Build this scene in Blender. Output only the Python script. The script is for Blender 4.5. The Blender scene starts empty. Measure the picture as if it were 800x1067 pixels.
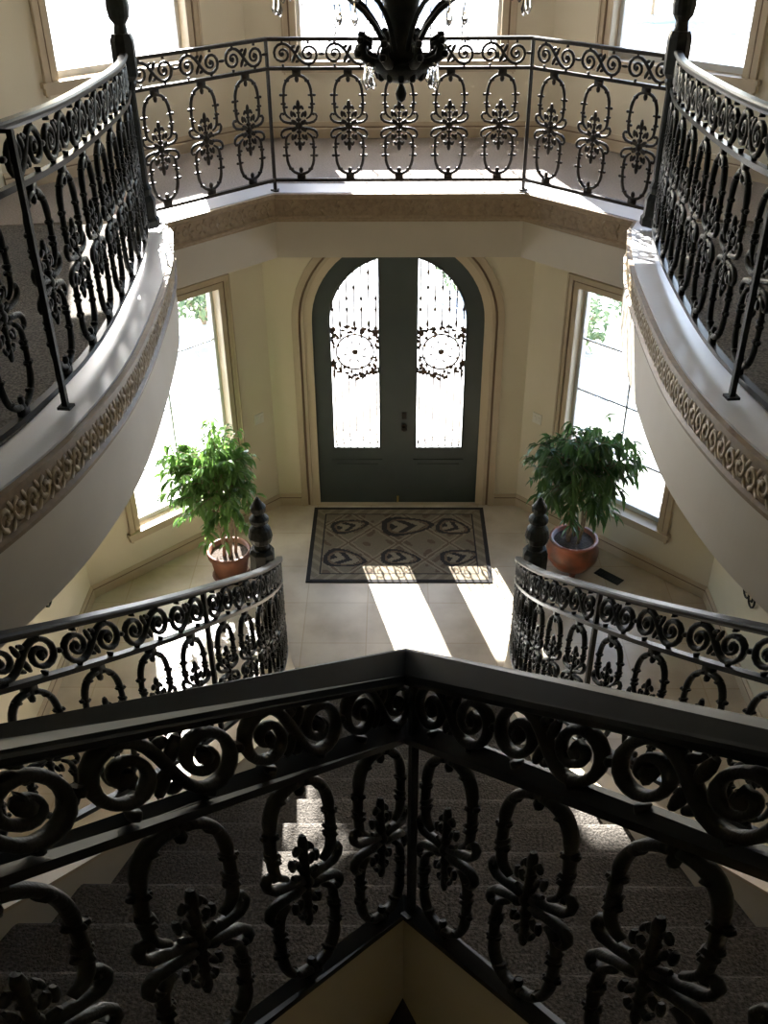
import bpy, bmesh, math, random
import numpy as np
from mathutils import Vector, Matrix

random.seed(7)
np.random.seed(7)
S = bpy.context.scene
COL = S.collection
PI = math.pi

# ------------------------------------------------------------------ camera, sky, sun, exposure
cam_d = bpy.data.cameras.new('camera')
cam = bpy.data.objects.new('camera', cam_d)
COL.objects.link(cam)
cam_d.sensor_fit = 'VERTICAL'
cam_d.sensor_height = 24.0
cam_d.lens = 24.0 * 1040 / 1067
cam_d.clip_end = 400
EYE = Vector((-0.029, 0.0, 6.4))
PITCH, YAW, ROLL = math.radians(33.6), 0.0135, math.radians(0.40)
cam.matrix_world = (Matrix.Translation(EYE) @ Matrix.Rotation(YAW, 4, 'Z')
                    @ Matrix.Rotation(PI / 2 - PITCH, 4, 'X') @ Matrix.Rotation(-ROLL, 4, 'Z'))
S.camera = cam

S.view_settings.view_transform = 'Standard'
S.view_settings.look = 'None'
S.view_settings.gamma = 1
S.view_settings.use_curve_mapping = False
S.view_settings.exposure = 2.5

W = bpy.data.worlds.new('sky')
S.world = W
W.use_nodes = True
wn = W.node_tree
bg = wn.nodes['Background']
sky = wn.nodes.new('ShaderNodeTexSky')
sky.sky_type = 'NISHITA'
sky.sun_disc = False
sky.sun_elevation = math.radians(30)
sky.sun_rotation = math.radians(-17)
wn.links.new(sky.outputs[0], bg.inputs[0])
bg.inputs[1].default_value = 0.30

sun_d = bpy.data.lights.new('sun', 'SUN')
sun_d.energy = 10.0
sun_d.angle = math.radians(0.6)
sun_d.color = (1.0, 0.96, 0.9)
sun = bpy.data.objects.new('sun', sun_d)
COL.objects.link(sun)
SUN_DIR = Vector((0.265, -1.0, -0.605))
sun.rotation_euler = SUN_DIR.to_track_quat('-Z', 'Y').to_euler()
sun.location = (-6, 25, 14)


def portal(name, loc, rot, sx, sy):
    """Light portal: only guides the sampling of the sky through a window."""
    d = bpy.data.lights.new(name, 'AREA')
    d.shape = 'RECTANGLE'
    d.size, d.size_y = sx, sy
    d.cycles.is_portal = True
    o = bpy.data.objects.new(name, d)
    COL.objects.link(o)
    o.location = loc
    o.rotation_euler = rot
    return o


# ------------------------------------------------------------------ materials
def mat(name, color, rough=0.6, metal=0.0, color2=None, scale=8.0, bump=0.0, bscale=None, spec=0.5, detail=4.0):
    m = bpy.data.materials.new(name)
    m.use_nodes = True
    nt = m.node_tree
    b = nt.nodes['Principled BSDF']
    b.inputs['Base Color'].default_value = (*color, 1)
    b.inputs['Roughness'].default_value = rough
    b.inputs['Metallic'].default_value = metal
    b.inputs['Specular IOR Level'].default_value = spec
    tc = nt.nodes.new('ShaderNodeTexCoord')
    if color2 is not None:
        n = nt.nodes.new('ShaderNodeTexNoise')
        n.inputs['Scale'].default_value = scale
        n.inputs['Detail'].default_value = detail
        nt.links.new(tc.outputs['Object'], n.inputs['Vector'])
        r = nt.nodes.new('ShaderNodeValToRGB')
        r.color_ramp.elements[0].position = 0.36
        r.color_ramp.elements[1].position = 0.64
        r.color_ramp.elements[0].color = (*color, 1)
        r.color_ramp.elements[1].color = (*color2, 1)
        nt.links.new(n.outputs['Fac'], r.inputs[0])
        nt.links.new(r.outputs[0], b.inputs['Base Color'])
    if bump > 0:
        n2 = nt.nodes.new('ShaderNodeTexNoise')
        n2.inputs['Scale'].default_value = bscale or scale
        n2.inputs['Detail'].default_value = 3
        nt.links.new(tc.outputs['Object'], n2.inputs['Vector'])
        bp = nt.nodes.new('ShaderNodeBump')
        bp.inputs['Strength'].default_value = bump
        bp.inputs['Distance'].default_value = 0.01
        nt.links.new(n2.outputs['Fac'], bp.inputs['Height'])
        nt.links.new(bp.outputs[0], b.inputs['Normal'])
    return m


M = {}
M['wall'] = mat('cream_plaster', (0.68, 0.61, 0.46), 0.7, color2=(0.72, 0.65, 0.50), scale=1.5, bump=0.05, bscale=60)
M['ceiling'] = mat('ceiling_paint', (0.72, 0.66, 0.54), 0.8)
M['fascia'] = mat('fascia_plaster', (0.54, 0.49, 0.40), 0.6, color2=(0.58, 0.53, 0.44), scale=2)
M['trim'] = mat('tan_trim', (0.48, 0.39, 0.27), 0.5, color2=(0.53, 0.43, 0.30), scale=5)
M['trim_light'] = mat('light_trim', (0.60, 0.50, 0.35), 0.5)
M['trim_dark'] = mat('brown_bead', (0.20, 0.13, 0.08), 0.5)
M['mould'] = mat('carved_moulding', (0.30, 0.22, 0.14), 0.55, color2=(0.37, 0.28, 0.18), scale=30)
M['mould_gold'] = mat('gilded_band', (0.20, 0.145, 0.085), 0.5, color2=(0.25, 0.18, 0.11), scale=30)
M['gilt'] = mat('carved_relief', (0.44, 0.35, 0.22), 0.5, color2=(0.34, 0.26, 0.16), scale=40)
M['kerb'] = mat('polished_kerb', (0.56, 0.56, 0.58), 0.35, color2=(0.60, 0.60, 0.62), scale=4)
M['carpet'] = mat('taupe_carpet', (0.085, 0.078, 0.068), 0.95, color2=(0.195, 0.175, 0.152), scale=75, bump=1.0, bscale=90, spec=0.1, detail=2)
M['shaded_stair_carpet'] = mat('shaded_stair_carpet', (0.055, 0.050, 0.044), 0.95, color2=(0.135, 0.120, 0.104), scale=75, bump=1.0, bscale=90, spec=0.1, detail=2)  # same taupe carpet, darkened: the shade on the stairs is in the colour
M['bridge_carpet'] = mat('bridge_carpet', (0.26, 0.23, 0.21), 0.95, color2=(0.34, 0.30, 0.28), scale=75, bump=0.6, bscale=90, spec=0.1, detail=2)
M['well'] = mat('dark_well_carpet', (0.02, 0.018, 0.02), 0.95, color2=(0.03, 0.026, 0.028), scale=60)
M['iron'] = mat('cast_iron', (0.005, 0.006, 0.005), 0.46, 0.0, color2=(0.013, 0.015, 0.012), scale=25, bump=0.25, bscale=90, spec=0.26)
M['iron_rail'] = mat('iron_handrail', (0.006, 0.007, 0.008), 0.36, 0.0, color2=(0.010, 0.012, 0.013), scale=12, spec=0.22)
M['bronze'] = mat('bronzed_iron', (0.018, 0.014, 0.011), 0.5, 0.0, color2=(0.036, 0.028, 0.020), scale=25, bump=0.25, bscale=90, spec=0.3)
M['door'] = mat('door_paint', (0.060, 0.075, 0.072), 0.45, color2=(0.070, 0.085, 0.080), scale=3, spec=0.4)
M['grille'] = mat('door_grille', (0.05, 0.035, 0.022), 0.5, color2=(0.12, 0.06, 0.03), scale=20)
M['window_white'] = mat('window_vinyl', (0.62, 0.62, 0.62), 0.4)
M['terracotta'] = mat('terracotta', (0.24, 0.095, 0.05), 0.6, color2=(0.18, 0.075, 0.042), scale=9, bump=0.1, bscale=40)
M['glaze'] = mat('mottled_pot', (0.12, 0.06, 0.035), 0.4, color2=(0.36, 0.10, 0.045), scale=5)
M['soil'] = mat('soil', (0.05, 0.035, 0.025), 0.95, color2=(0.09, 0.065, 0.045), scale=50, bump=1.0, bscale=60)
M['bark'] = mat('stem_bark', (0.30, 0.22, 0.14), 0.8, color2=(0.20, 0.14, 0.09), scale=30)
M['plate'] = mat('switch_plate', (0.75, 0.72, 0.64), 0.4)
M['brass'] = mat('brass', (0.55, 0.40, 0.16), 0.3, 1.0)
M['candle'] = mat('candle_sleeve', (0.75, 0.70, 0.58), 0.5)
M['ground'] = mat('pale_paving', (0.30, 0.29, 0.27), 0.9, color2=(0.78, 0.76, 0.74), scale=0.9)
M['hedge'] = mat('outdoor_leaf', (0.10, 0.15, 0.06), 0.8, color2=(0.20, 0.25, 0.12), scale=3)
M['hill'] = mat('far_hill', (0.35, 0.38, 0.40), 0.9, color2=(0.50, 0.50, 0.48), scale=0.1)
M['stone'] = mat('porch_stone', (0.6, 0.56, 0.5), 0.8)


def leaf_mat(name, c1, c2, trans):
    m = mat(name, c1, 0.28, color2=c2, scale=6, spec=0.6)
    nt = m.node_tree
    out = nt.nodes['Material Output']
    b = nt.nodes['Principled BSDF']
    t = nt.nodes.new('ShaderNodeBsdfTranslucent')
    t.inputs[0].default_value = (*trans, 1)
    mx = nt.nodes.new('ShaderNodeMixShader')
    mx.inputs[0].default_value = 0.35
    nt.links.new(b.outputs[0], mx.inputs[1])
    nt.links.new(t.outputs[0], mx.inputs[2])
    nt.links.new(mx.outputs[0], out.inputs[0])
    return m


M['leaf'] = leaf_mat('ficus_leaf', (0.075, 0.15, 0.045), (0.13, 0.24, 0.08), (0.22, 0.42, 0.09))
M['leaf_dark'] = leaf_mat('long_ficus_leaf', (0.030, 0.075, 0.025), (0.05, 0.12, 0.035), (0.10, 0.2, 0.05))


def glass_mat(name, tint, gloss=0.06, haze=0.0):
    m = bpy.data.materials.new(name)
    m.use_nodes = True
    nt = m.node_tree
    nt.nodes.remove(nt.nodes['Principled BSDF'])
    out = nt.nodes['Material Output']
    t = nt.nodes.new('ShaderNodeBsdfTransparent')
    t.inputs[0].default_value = (*tint, 1)
    g = nt.nodes.new('ShaderNodeBsdfGlossy')
    g.inputs['Roughness'].default_value = 0.03
    fr = nt.nodes.new('ShaderNodeFresnel')
    fr.inputs[0].default_value = 1.35
    mx = nt.nodes.new('ShaderNodeMixShader')
    nt.links.new(fr.outputs[0], mx.inputs[0])
    nt.links.new(t.outputs[0], mx.inputs[1])
    nt.links.new(g.outputs[0], mx.inputs[2])
    nt.links.new(mx.outputs[0], out.inputs[0])
    return m


M['glass'] = glass_mat('window_glass', (0.95, 0.96, 0.97))


def crystal_mat():
    m = bpy.data.materials.new('crystal')
    m.use_nodes = True
    b = m.node_tree.nodes['Principled BSDF']
    b.inputs['Base Color'].default_value = (0.95, 0.95, 0.98, 1)
    b.inputs['Transmission Weight'].default_value = 0.85
    b.inputs['Roughness'].default_value = 0.05
    b.inputs['IOR'].default_value = 1.55
    return m


M['crystal'] = crystal_mat()


def floor_mat():
    m = mat('travertine_tile', (0.43, 0.36, 0.27), 0.34, color2=(0.63, 0.56, 0.45), scale=1.7, spec=0.4, detail=8)
    nt = m.node_tree
    b = nt.nodes['Principled BSDF']
    src = b.inputs['Base Color'].links[0].from_socket
    tc = nt.nodes['Texture Coordinate']
    br = nt.nodes.new('ShaderNodeTexBrick')
    br.offset = 0.0
    br.inputs['Scale'].default_value = 1.0
    br.inputs['Brick Width'].default_value = 0.62
    br.inputs['Row Height'].default_value = 0.62
    br.inputs['Mortar Size'].default_value = 0.006
    br.inputs['Color1'].default_value = (1, 1, 1, 1)
    br.inputs['Color2'].default_value = (0.90, 0.89, 0.87, 1)
    br.inputs['Mortar'].default_value = (0.82, 0.77, 0.70, 1)
    mp = nt.nodes.new('ShaderNodeMapping')
    mp.inputs['Location'].default_value = (0.31, 0.1, 0)
    nt.links.new(tc.outputs['Object'], mp.inputs[0])
    nt.links.new(mp.outputs[0], br.inputs['Vector'])
    mul = nt.nodes.new('ShaderNodeMixRGB')
    mul.blend_type = 'MULTIPLY'
    mul.inputs[0].default_value = 1.0
    nt.links.new(src, mul.inputs[1])
    nt.links.new(br.outputs['Color'], mul.inputs[2])
    nt.links.new(mul.outputs[0], b.inputs['Base Color'])
    return m


M['floor'] = floor_mat()


# ------------------------------------------------------------------ mesh helpers
class MB:
    """Collects shapes; build() links them as ONE mesh object."""

    def __init__(self):
        self.v, self.f, self.mi = [], [], []

    def add(self, verts, faces, mi=0):
        o = len(self.v)
        self.v += [tuple(p) for p in verts]
        self.f += [tuple(i + o for i in f) for f in faces]
        self.mi += [mi] * len(faces)

    def box(self, a, b, mi=0):
        x0, y0, z0 = a
        x1, y1, z1 = b
        self.add([(x0, y0, z0), (x1, y0, z0), (x1, y1, z0), (x0, y1, z0), (x0, y0, z1), (x1, y0, z1), (x1, y1, z1), (x0, y1, z1)],
                 [(0, 3, 2, 1), (4, 5, 6, 7), (0, 1, 5, 4), (1, 2, 6, 5), (2, 3, 7, 6), (3, 0, 4, 7)], mi)

    def prism(self, poly, z0, z1, mi=0):
        """Vertical prism on a CCW plan polygon; z0/z1 a number or a list per vertex."""
        n = len(poly)
        za = z0 if hasattr(z0, '__len__') else [z0] * n
        zb = z1 if hasattr(z1, '__len__') else [z1] * n
        vs = [(p[0], p[1], z) for p, z in zip(poly, za)] + [(p[0], p[1], z) for p, z in zip(poly, zb)]
        fs = [tuple(range(n - 1, -1, -1)), tuple(range(n, 2 * n))]
        fs += [(i, (i + 1) % n, n + (i + 1) % n, n + i) for i in range(n)]
        self.add(vs, fs, mi)

    def tube(self, pts, r, seg=6, cap=True, closed=False, mi=0):
        pts = [Vector(p) for p in pts]
        n = len(pts)
        rs = r if hasattr(r, '__len__') else [r] * n
        verts, faces = [], []
        up = None
        for i, p in enumerate(pts):
            if closed:
                t = pts[(i + 1) % n] - pts[i - 1]
            else:
                t = pts[min(i + 1, n - 1)] - pts[max(i - 1, 0)]
            if t.length < 1e-9:
                t = Vector((0, 0, 1))
            t.normalize()
            if up is None:
                up = Vector((0, 1, 0)) if abs(t.y) < 0.9 else Vector((1, 0, 0))
            a = up - t * up.dot(t)
            if a.length < 1e-6:
                a = t.orthogonal()
            a.normalize()
            up = a
            b = t.cross(a)
            for k in range(seg):
                th = 2 * PI * k / seg
                verts.append(p + (a * math.cos(th) + b * math.sin(th)) * rs[i])
        m = n if closed else n - 1
        for i in range(m):
            for k in range(seg):
                a0 = i * seg + k
                a1 = i * seg + (k + 1) % seg
                b0 = ((i + 1) % n) * seg + k
                b1 = ((i + 1) % n) * seg + (k + 1) % seg
                faces.append((a0, a1, b1, b0))
        if cap and not closed:
            faces.append(tuple(range(seg - 1, -1, -1)))
            faces.append(tuple((n - 1) * seg + k for k in range(seg)))
        self.add(verts, faces, mi)

    def blob(self, c, r, seg=6, rings=4, rot=None, mi=0):
        """Ellipsoid of radii r = (rx, ry, rz), optionally rotated by a 3x3."""
        c = Vector(c)
        vs = []
        for i in range(1, rings):
            ph = PI * i / rings
            for k in range(seg):
                th = 2 * PI * k / seg
                vs.append(Vector((r[0] * math.sin(ph) * math.cos(th), r[1] * math.sin(ph) * math.sin(th), r[2] * math.cos(ph))))
        vs.append(Vector((0, 0, r[2])))
        vs.append(Vector((0, 0, -r[2])))
        if rot is not None:
            vs = [rot @ p for p in vs]
        fs = []
        for i in range(rings - 2):
            for k in range(seg):
                fs.append((i * seg + k, i * seg + (k + 1) % seg, (i + 1) * seg + (k + 1) % seg, (i + 1) * seg + k))
        t, b = len(vs) - 2, len(vs) - 1
        for k in range(seg):
            fs.append((t, (k + 1) % seg, k)[::-1])
            fs.append((b, (rings - 2) * seg + k, (rings - 2) * seg + (k + 1) % seg)[::-1])
        self.add([c + p for p in vs], fs, mi)

    def lathe(self, prof, seg=16, c=(0, 0, 0), mi=0, phase=0.0):
        vs, fs = [], []
        for r, z in prof:
            for k in range(seg):
                th = 2 * PI * k / seg + phase
                vs.append((c[0] + r * math.cos(th), c[1] + r * math.sin(th), c[2] + z))
        for i in range(len(prof) - 1):
            for k in range(seg):
                fs.append((i * seg + k, i * seg + (k + 1) % seg, (i + 1) * seg + (k + 1) % seg, (i + 1) * seg + k))
        fs.append(tuple(range(seg - 1, -1, -1)))
        fs.append(tuple((len(prof) - 1) * seg + k for k in range(seg)))
        self.add(vs, fs, mi)

    def build(self, name, mats, parent=None, smooth=False, origin=None, mapf=None):
        v = np.array(self.v, dtype=float)
        if mapf is not None:
            v = mapf(v)
        org = np.array(origin if origin is not None else (0, 0, 0), dtype=float)
        me = bpy.data.meshes.new(name)
        me.from_pydata((v - org).tolist(), [], self.f)
        ms = mats if isinstance(mats, (list, tuple)) else [mats]
        for m in ms:
            me.materials.append(m)
        if len(ms) > 1:
            me.polygons.foreach_set('material_index', self.mi)
        if smooth:
            me.polygons.foreach_set('use_smooth', [True] * len(me.polygons))
        me.update()
        o = bpy.data.objects.new(name, me)
        COL.objects.link(o)
        if parent is not None:
            o.parent = parent
            if origin is not None:
                o.location = Vector(org) - POS.get(parent.name, Vector((0, 0, 0)))
                POS[o.name] = Vector(org)
        elif origin is not None:
            o.location = org
        return o


POS = {}


def tag(o, label=None, cat=None, group=None, kind=None):
    if label:
        o['label'] = label
    if cat:
        o['category'] = cat
    if group:
        o['group'] = group
    if kind:
        o['kind'] = kind
    return o


def thing(name, label, cat, loc=(0, 0, 0), group=None):
    o = bpy.data.objects.new(name, None)
    COL.objects.link(o)
    o.location = loc
    o.empty_display_size = 0.1
    POS[o.name] = Vector(loc)
    return tag(o, label, cat, group)


def structure(o, label=None):
    o['kind'] = 'structure'
    if label:
        o['label'] = label
        o['category'] = 'structure'
    return o


class Path:
    """Plan curve with a height: x, y, z over plan length s."""

    def __init__(self, pts, smooth=True, step=0.04):
        P = np.array(pts, dtype=float)
        if smooth:
            out = []
            n = len(P)
            for i in range(n - 1):
                p0 = P[i - 1] if i > 0 else 2 * P[0] - P[1]
                p1, p2 = P[i], P[i + 1]
                p3 = P[i + 2] if i + 2 < n else 2 * P[-1] - P[-2]
                k = max(2, int(np.linalg.norm(p2 - p1) / step))
                for j in range(k):
                    t = j / k
                    out.append(0.5 * (2 * p1 + (p2 - p0) * t + (2 * p0 - 5 * p1 + 4 * p2 - p3) * t * t + (3 * p1 - p0 - 3 * p2 + p3) * t ** 3))
            out.append(P[-1])
            P = np.array(out)
        self.P = P
        d = np.linalg.norm(np.diff(P[:, :2], axis=0), axis=1)
        self.s = np.concatenate([[0], np.cumsum(d)])
        self.L = self.s[-1]

    def at(self, s):
        return np.stack([np.interp(s, self.s, self.P[:, k]) for k in range(3)], axis=-1)

    def tan(self, s):
        i = np.clip(np.searchsorted(self.s, s, side='right') - 1, 0, len(self.s) - 2)
        d = self.P[i + 1, :2] - self.P[i, :2]
        return d / np.linalg.norm(d, axis=-1, keepdims=True)

    def map(self, s0, w0=0.0):
        def f(v):
            s = s0 + v[:, 0]
            p = self.at(s)
            t = self.tan(np.clip(s, 0, self.L - 1e-6))
            n = np.stack([-t[:, 1], t[:, 0]], axis=-1)
            out = p.copy()
            out[:, :2] += n * v[:, 1:2]
            out[:, 2] += v[:, 2] + w0
            return out
        return f

    def offset(self, d):
        """Plan polyline moved sideways by d (left of travel positive), as a Path."""
        P = self.P.copy()
        for i in range(len(P)):
            a = self.P[min(i + 1, len(P) - 1), :2] - self.P[i, :2]
            b = self.P[i, :2] - self.P[max(i - 1, 0), :2]
            a = a / (np.linalg.norm(a) + 1e-12)
            b = b / (np.linalg.norm(b) + 1e-12)
            t = a + b
            t /= np.linalg.norm(t)
            ref = a if np.linalg.norm(a) > 0.5 else b
            c = max(0.3, float(np.dot(t, ref)))
            P[i, :2] += np.array([-t[1], t[0]]) * d / c
        return Path(P, smooth=False)

    def sweep(self, mb, prof, s0=0.0, s1=None, w0=0.0, mi=0):
        """Closed profile of (n, w) carried along the path."""
        s1 = self.L if s1 is None else s1
        ss = [s0] + [s for s in self.s if s0 + 1e-6 < s < s1 - 1e-6] + [s1]
        rows = []
        for s in ss:
            p = self.at(s)
            ta = self.tan(max(0, s - 1e-5))
            tb = self.tan(min(self.L - 1e-6, s + 1e-5))
            t = ta + tb
            t /= np.linalg.norm(t)
            c = max(0.3, float(np.dot(t, tb)))
            n = np.array([-t[1], t[0]]) / c
            rows.append([(p[0] + n[0] * a, p[1] + n[1] * a, p[2] + w + w0) for a, w in prof])
        k = len(prof)
        vs = [q for r in rows for q in r]
        fs = []
        for i in range(len(rows) - 1):
            for j in range(k):
                fs.append((i * k + j, i * k + (j + 1) % k, (i + 1) * k + (j + 1) % k, (i + 1) * k + j))
        fs.append(tuple(range(k - 1, -1, -1)))
        fs.append(tuple((len(rows) - 1) * k + j for j in range(k)))
        mb.add(vs, fs, mi)


def rect(hw, w0, w1):
    return [(-hw, w0), (hw, w0), (hw, w1), (-hw, w1)]


def mirror(pts):
    return [(-p[0],) + tuple(p[1:]) for p in pts]


# ------------------------------------------------------------------ ironwork elements
def rotY(a):
    return Matrix.Rotation(a, 3, 'Y')


def spiral(c, r0, r1, a0, turns, n=18):
    out = []
    for i in range(n + 1):
        t = i / n
        r = r0 + (r1 - r0) * t
        a = a0 + turns * 2 * PI * t
        out.append((c[0] + r * math.cos(a), 0.0, c[1] + r * math.sin(a)))
    return out


def leafy(mb, c, length, width, ang, thick=0.010, seg=6):
    """Cast leaf: an elongated lobe pointing along ang in the panel's plane."""
    d = Vector((math.cos(ang), 0, math.sin(ang)))
    mb.blob(Vector((c[0], 0, c[1])) + d * length * 0.5, (width * 0.5, thick, length * 0.5), seg, 5,
            rotY(PI / 2 - ang))


def baluster_mb(H, hw=0.105, r=0.0125, fine=False):
    """Tall oval cast panel: two hooped halves ending in scrolls, buds along the
    bars and a flowered spray in the middle.  u across, n depth, w up from 0 to H."""
    mb = MB()
    sg = 8 if fine else 6
    np_ = 10 if fine else 7
    for up in (1, -1):
        def Z(z):
            return H / 2 + up * z
        h = H / 2
        for sd in (1, -1):
            pts = []
            # hoop from the collar down the side, bar ending in an inward hook
            top = h - 0.035
            for i in range(np_ + 1):
                a = PI / 2 * (1 - i / np_)
                pts.append((sd * hw * math.cos(a) ** 0.85 if i else sd * 0.012, 0, Z(top - 0.13 + 0.13 * math.sin(a))))
            for i in range(1, 7):
                t = i / 6
                z = (top - 0.13) * (1 - t) + 0.105 * t
                pts.append((sd * (hw + 0.004 * math.sin(t * PI)), 0, Z(z)))
            pts += [(sd * (hw - 0.006), 0, Z(0.085)), (sd * (hw - 0.022), 0, Z(0.066)), (sd * (hw - 0.045), 0, Z(0.052))]
            rad = [r * (1.15 if i < np_ else 1.0) for i in range(len(pts) - 3)] + [r * 0.95, r * .85, r * .7]
            mb.tube(pts, rad, sg)
            # open scroll rising out of the rosette and hooking outward
            hk = [(0.018, 0.012), (0.050, 0.020), (0.085, 0.022), (hw + 0.010, 0.030), (hw + 0.030, 0.048), (hw + 0.036, 0.070), (hw + 0.026, 0.088), (hw + 0.012, 0.090), (hw + 0.008, 0.078)]
            mb.tube([(sd * x, 0, Z(z)) for x, z in hk], [r, r, r, r, r * .95, r * .9, r * .85, r * .85, r * 1.1], sg)
            # buds along the bar
            for zz, du, s_ in ((h * 0.56, 0.020, 1.2), (h * 0.56, -0.018, 0.8), (h * 0.40, 0.016, 0.9), (h * 0.82, 0.014, 0.9), (h * 0.34, -0.016, 1.0)):
                xx = hw if zz < top - 0.14 else hw * math.sqrt(max(0.05, 1 - ((zz - top + 0.14) / 0.14) ** 2))
                mb.blob((sd * (xx + du), 0, Z(zz)), (0.014 * s_, 0.012, 0.0095 * s_), 6, 4)
                mb.blob((sd * xx, 0, Z(zz)), (r * 1.5, r * 1.5, 0.014), 6, 4)
            # inner buds
            leafy(mb, (sd * 0.020, Z(0.060)), 0.050, 0.026, up * (PI / 2 - sd * 0.5), seg=sg)
            leafy(mb, (sd * 0.050, Z(0.060)), 0.052, 0.026, up * (PI / 2 - sd * 0.1), seg=sg)
            leafy(mb, (sd * 0.040, Z(0.115)), 0.040, 0.022, up * (PI / 2 + sd * 0.5), seg=sg)
            leafy(mb, (sd * 0.010, Z(0.012)), 0.058, 0.030, up * (PI / 2 - sd * 1.0), seg=sg)
            leafy(mb, (sd * 0.004, Z(0.120)), 0.040, 0.022, up * (PI / 2 - sd * 0.75), seg=sg)
            mb.blob((sd * 0.062, 0, Z(0.020)), (0.016, 0.014, 0.014), sg, 4)
        # spear
        mb.tube([(0, 0, Z(0.0)), (0, 0, Z(0.06)), (0, 0, Z(0.12)), (0, 0, Z(0.17))], [r, r * 0.9, r * 0.8, r * 0.4], sg)
        leafy(mb, (0, Z(0.105)), 0.085, 0.034, up * PI / 2, 0.013, sg)
        mb.blob((0, 0, Z(0.095)), (0.020, 0.016, 0.010), sg, 4)
        mb.blob((0, 0, Z(0.045)), (0.024, 0.018, 0.016), sg, 4)
        # collar to the rail
        a, b = sorted((Z(h - 0.042), Z(h)))
        mb.box((-0.032, -0.011, a), (0.032, 0.011, b))
        mb.blob((0, 0, Z(h - 0.062)), (0.018, 0.014, 0.026), sg, 4)
    mb.blob((0, 0, H / 2), (0.030, 0.020, 0.030), 8, 5)
    return mb


def scroll_mb(Lu, Hb, r=0.0095, fine=False):
    """S-scroll of the frieze: two spirals joined by a leafed diagonal."""
    mb = MB()
    sg = 8 if fine else 6
    R = min(Hb * 0.40, Lu * 0.235)
    cx = Lu * 0.25
    N = 26 if fine else 20
    left = spiral((-cx, 0), R * 0.16, R, -PI * 2.5 + PI / 2, 1.5, N)   # ends at the top moving ... 
    # left spiral: from inside out, ends at angle pi/2 (top)
    right = spiral((cx, 0), R, R * 0.16, -PI / 2, 1.5, N)
    left = spiral((-cx, 0), R * 0.16, R, PI / 2 + 3.0 * PI, -1.5, N)
    mid = []
    p0, p3 = Vector((-cx, 0, R)), Vector((cx, 0, -R))
    for i in range(1, 8):
        t = i / 8
        c1 = p0 + Vector((cx * 0.95, 0, 0))
        c2 = p3 - Vector((cx * 0.95, 0, 0))
        mid.append(p0 * (1 - t) ** 3 + c1 * 3 * t * (1 - t) ** 2 + c2 * 3 * t * t * (1 - t) + p3 * t ** 3)
    pts = left + mid + right
    n = len(pts)
    rad = [r * (0.8 + 0.5 * math.sin(PI * i / (n - 1))) for i in range(n)]
    rad[0] = rad[-1] = r * 1.5
    mb.tube(pts, rad, sg)
    leafy(mb, (0.0, 0.0), R * 1.0, R * 0.42, PI * 0.36, seg=sg)
    leafy(mb, (0.0, 0.0), R * 1.0, R * 0.42, PI * 1.36, seg=sg)
    leafy(mb, (-cx * 0.35, R * 0.55), R * 0.6, R * 0.35, PI * 0.15, seg=sg)
    leafy(mb, (cx * 0.35, -R * 0.55), R * 0.6, R * 0.35, PI * 1.15, seg=sg)
    for sx in (-1, 1):
        mb.blob((sx * cx, 0, 0), (r * 1.9, r * 1.4, r * 1.9), sg, 4)
        g = Hb / 2 - R
        for sz in (-1, 1):
            mb.tube([(sx * cx, 0, sz * R), (sx * cx, 0, sz * (R + g))], [r * 1.3, r * 1.0], sg)
    # link to the next scroll
    mb.blob((Lu * 0.5, 0, 0), (max(0.006, Lu * 0.5 - cx - R) + 0.004, r * 1.2, r * 1.3), sg, 4)
    return mb


def newel_mb(h_rail, h_top, w=0.075):
    """Cast newel: square-ish base, fluted shaft, block at the rail and a turned finial."""
    mb = MB()
    mb.lathe([(w * 1.5, 0), (w * 1.5, 0.05), (w * 1.25, 0.07), (w * 1.25, 0.18), (w * 0.95, 0.22)], 8, phase=PI / 8)
    mb.lathe([(w * 0.8, 0.2), (w * 1.0, 0.26), (w * 0.7, 0.30), (w * 0.78, 0.45), (w * 0.66, h_rail - 0.25), (w * 0.95, h_rail - 0.2), (w * 0.75, h_rail - 0.16)], 12)
    b0 = h_rail - 0.18
    mb.lathe([(w * 0.9, b0), (w * 1.25, b0 + 0.03), (w * 1.25, b0 + 0.24), (w * 1.0, b0 + 0.28)], 8, phase=PI / 8)
    d = h_top - (b0 + 0.27)
    z = b0 + 0.27
    mb.lathe([(w * 0.75, z), (w * 0.62, z + d * 0.10), (w * 1.05, z + d * 0.16), (w * 1.2, z + d * 0.26), (w * 1.02, z + d * 0.40),
              (w * 0.60, z + d * 0.48), (w * 0.92, z + d * 0.54), (w * 0.95, z + d * 0.60), (w * 0.5, z + d * 0.68), (w * 0.72, z + d * 0.74),
              (w * 0.74, z + d * 0.82), (w * 0.4, z + d * 0.90), (w * 0.2, z + d * 0.97), (0.004, z + d)], 16)
    return mb


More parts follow.
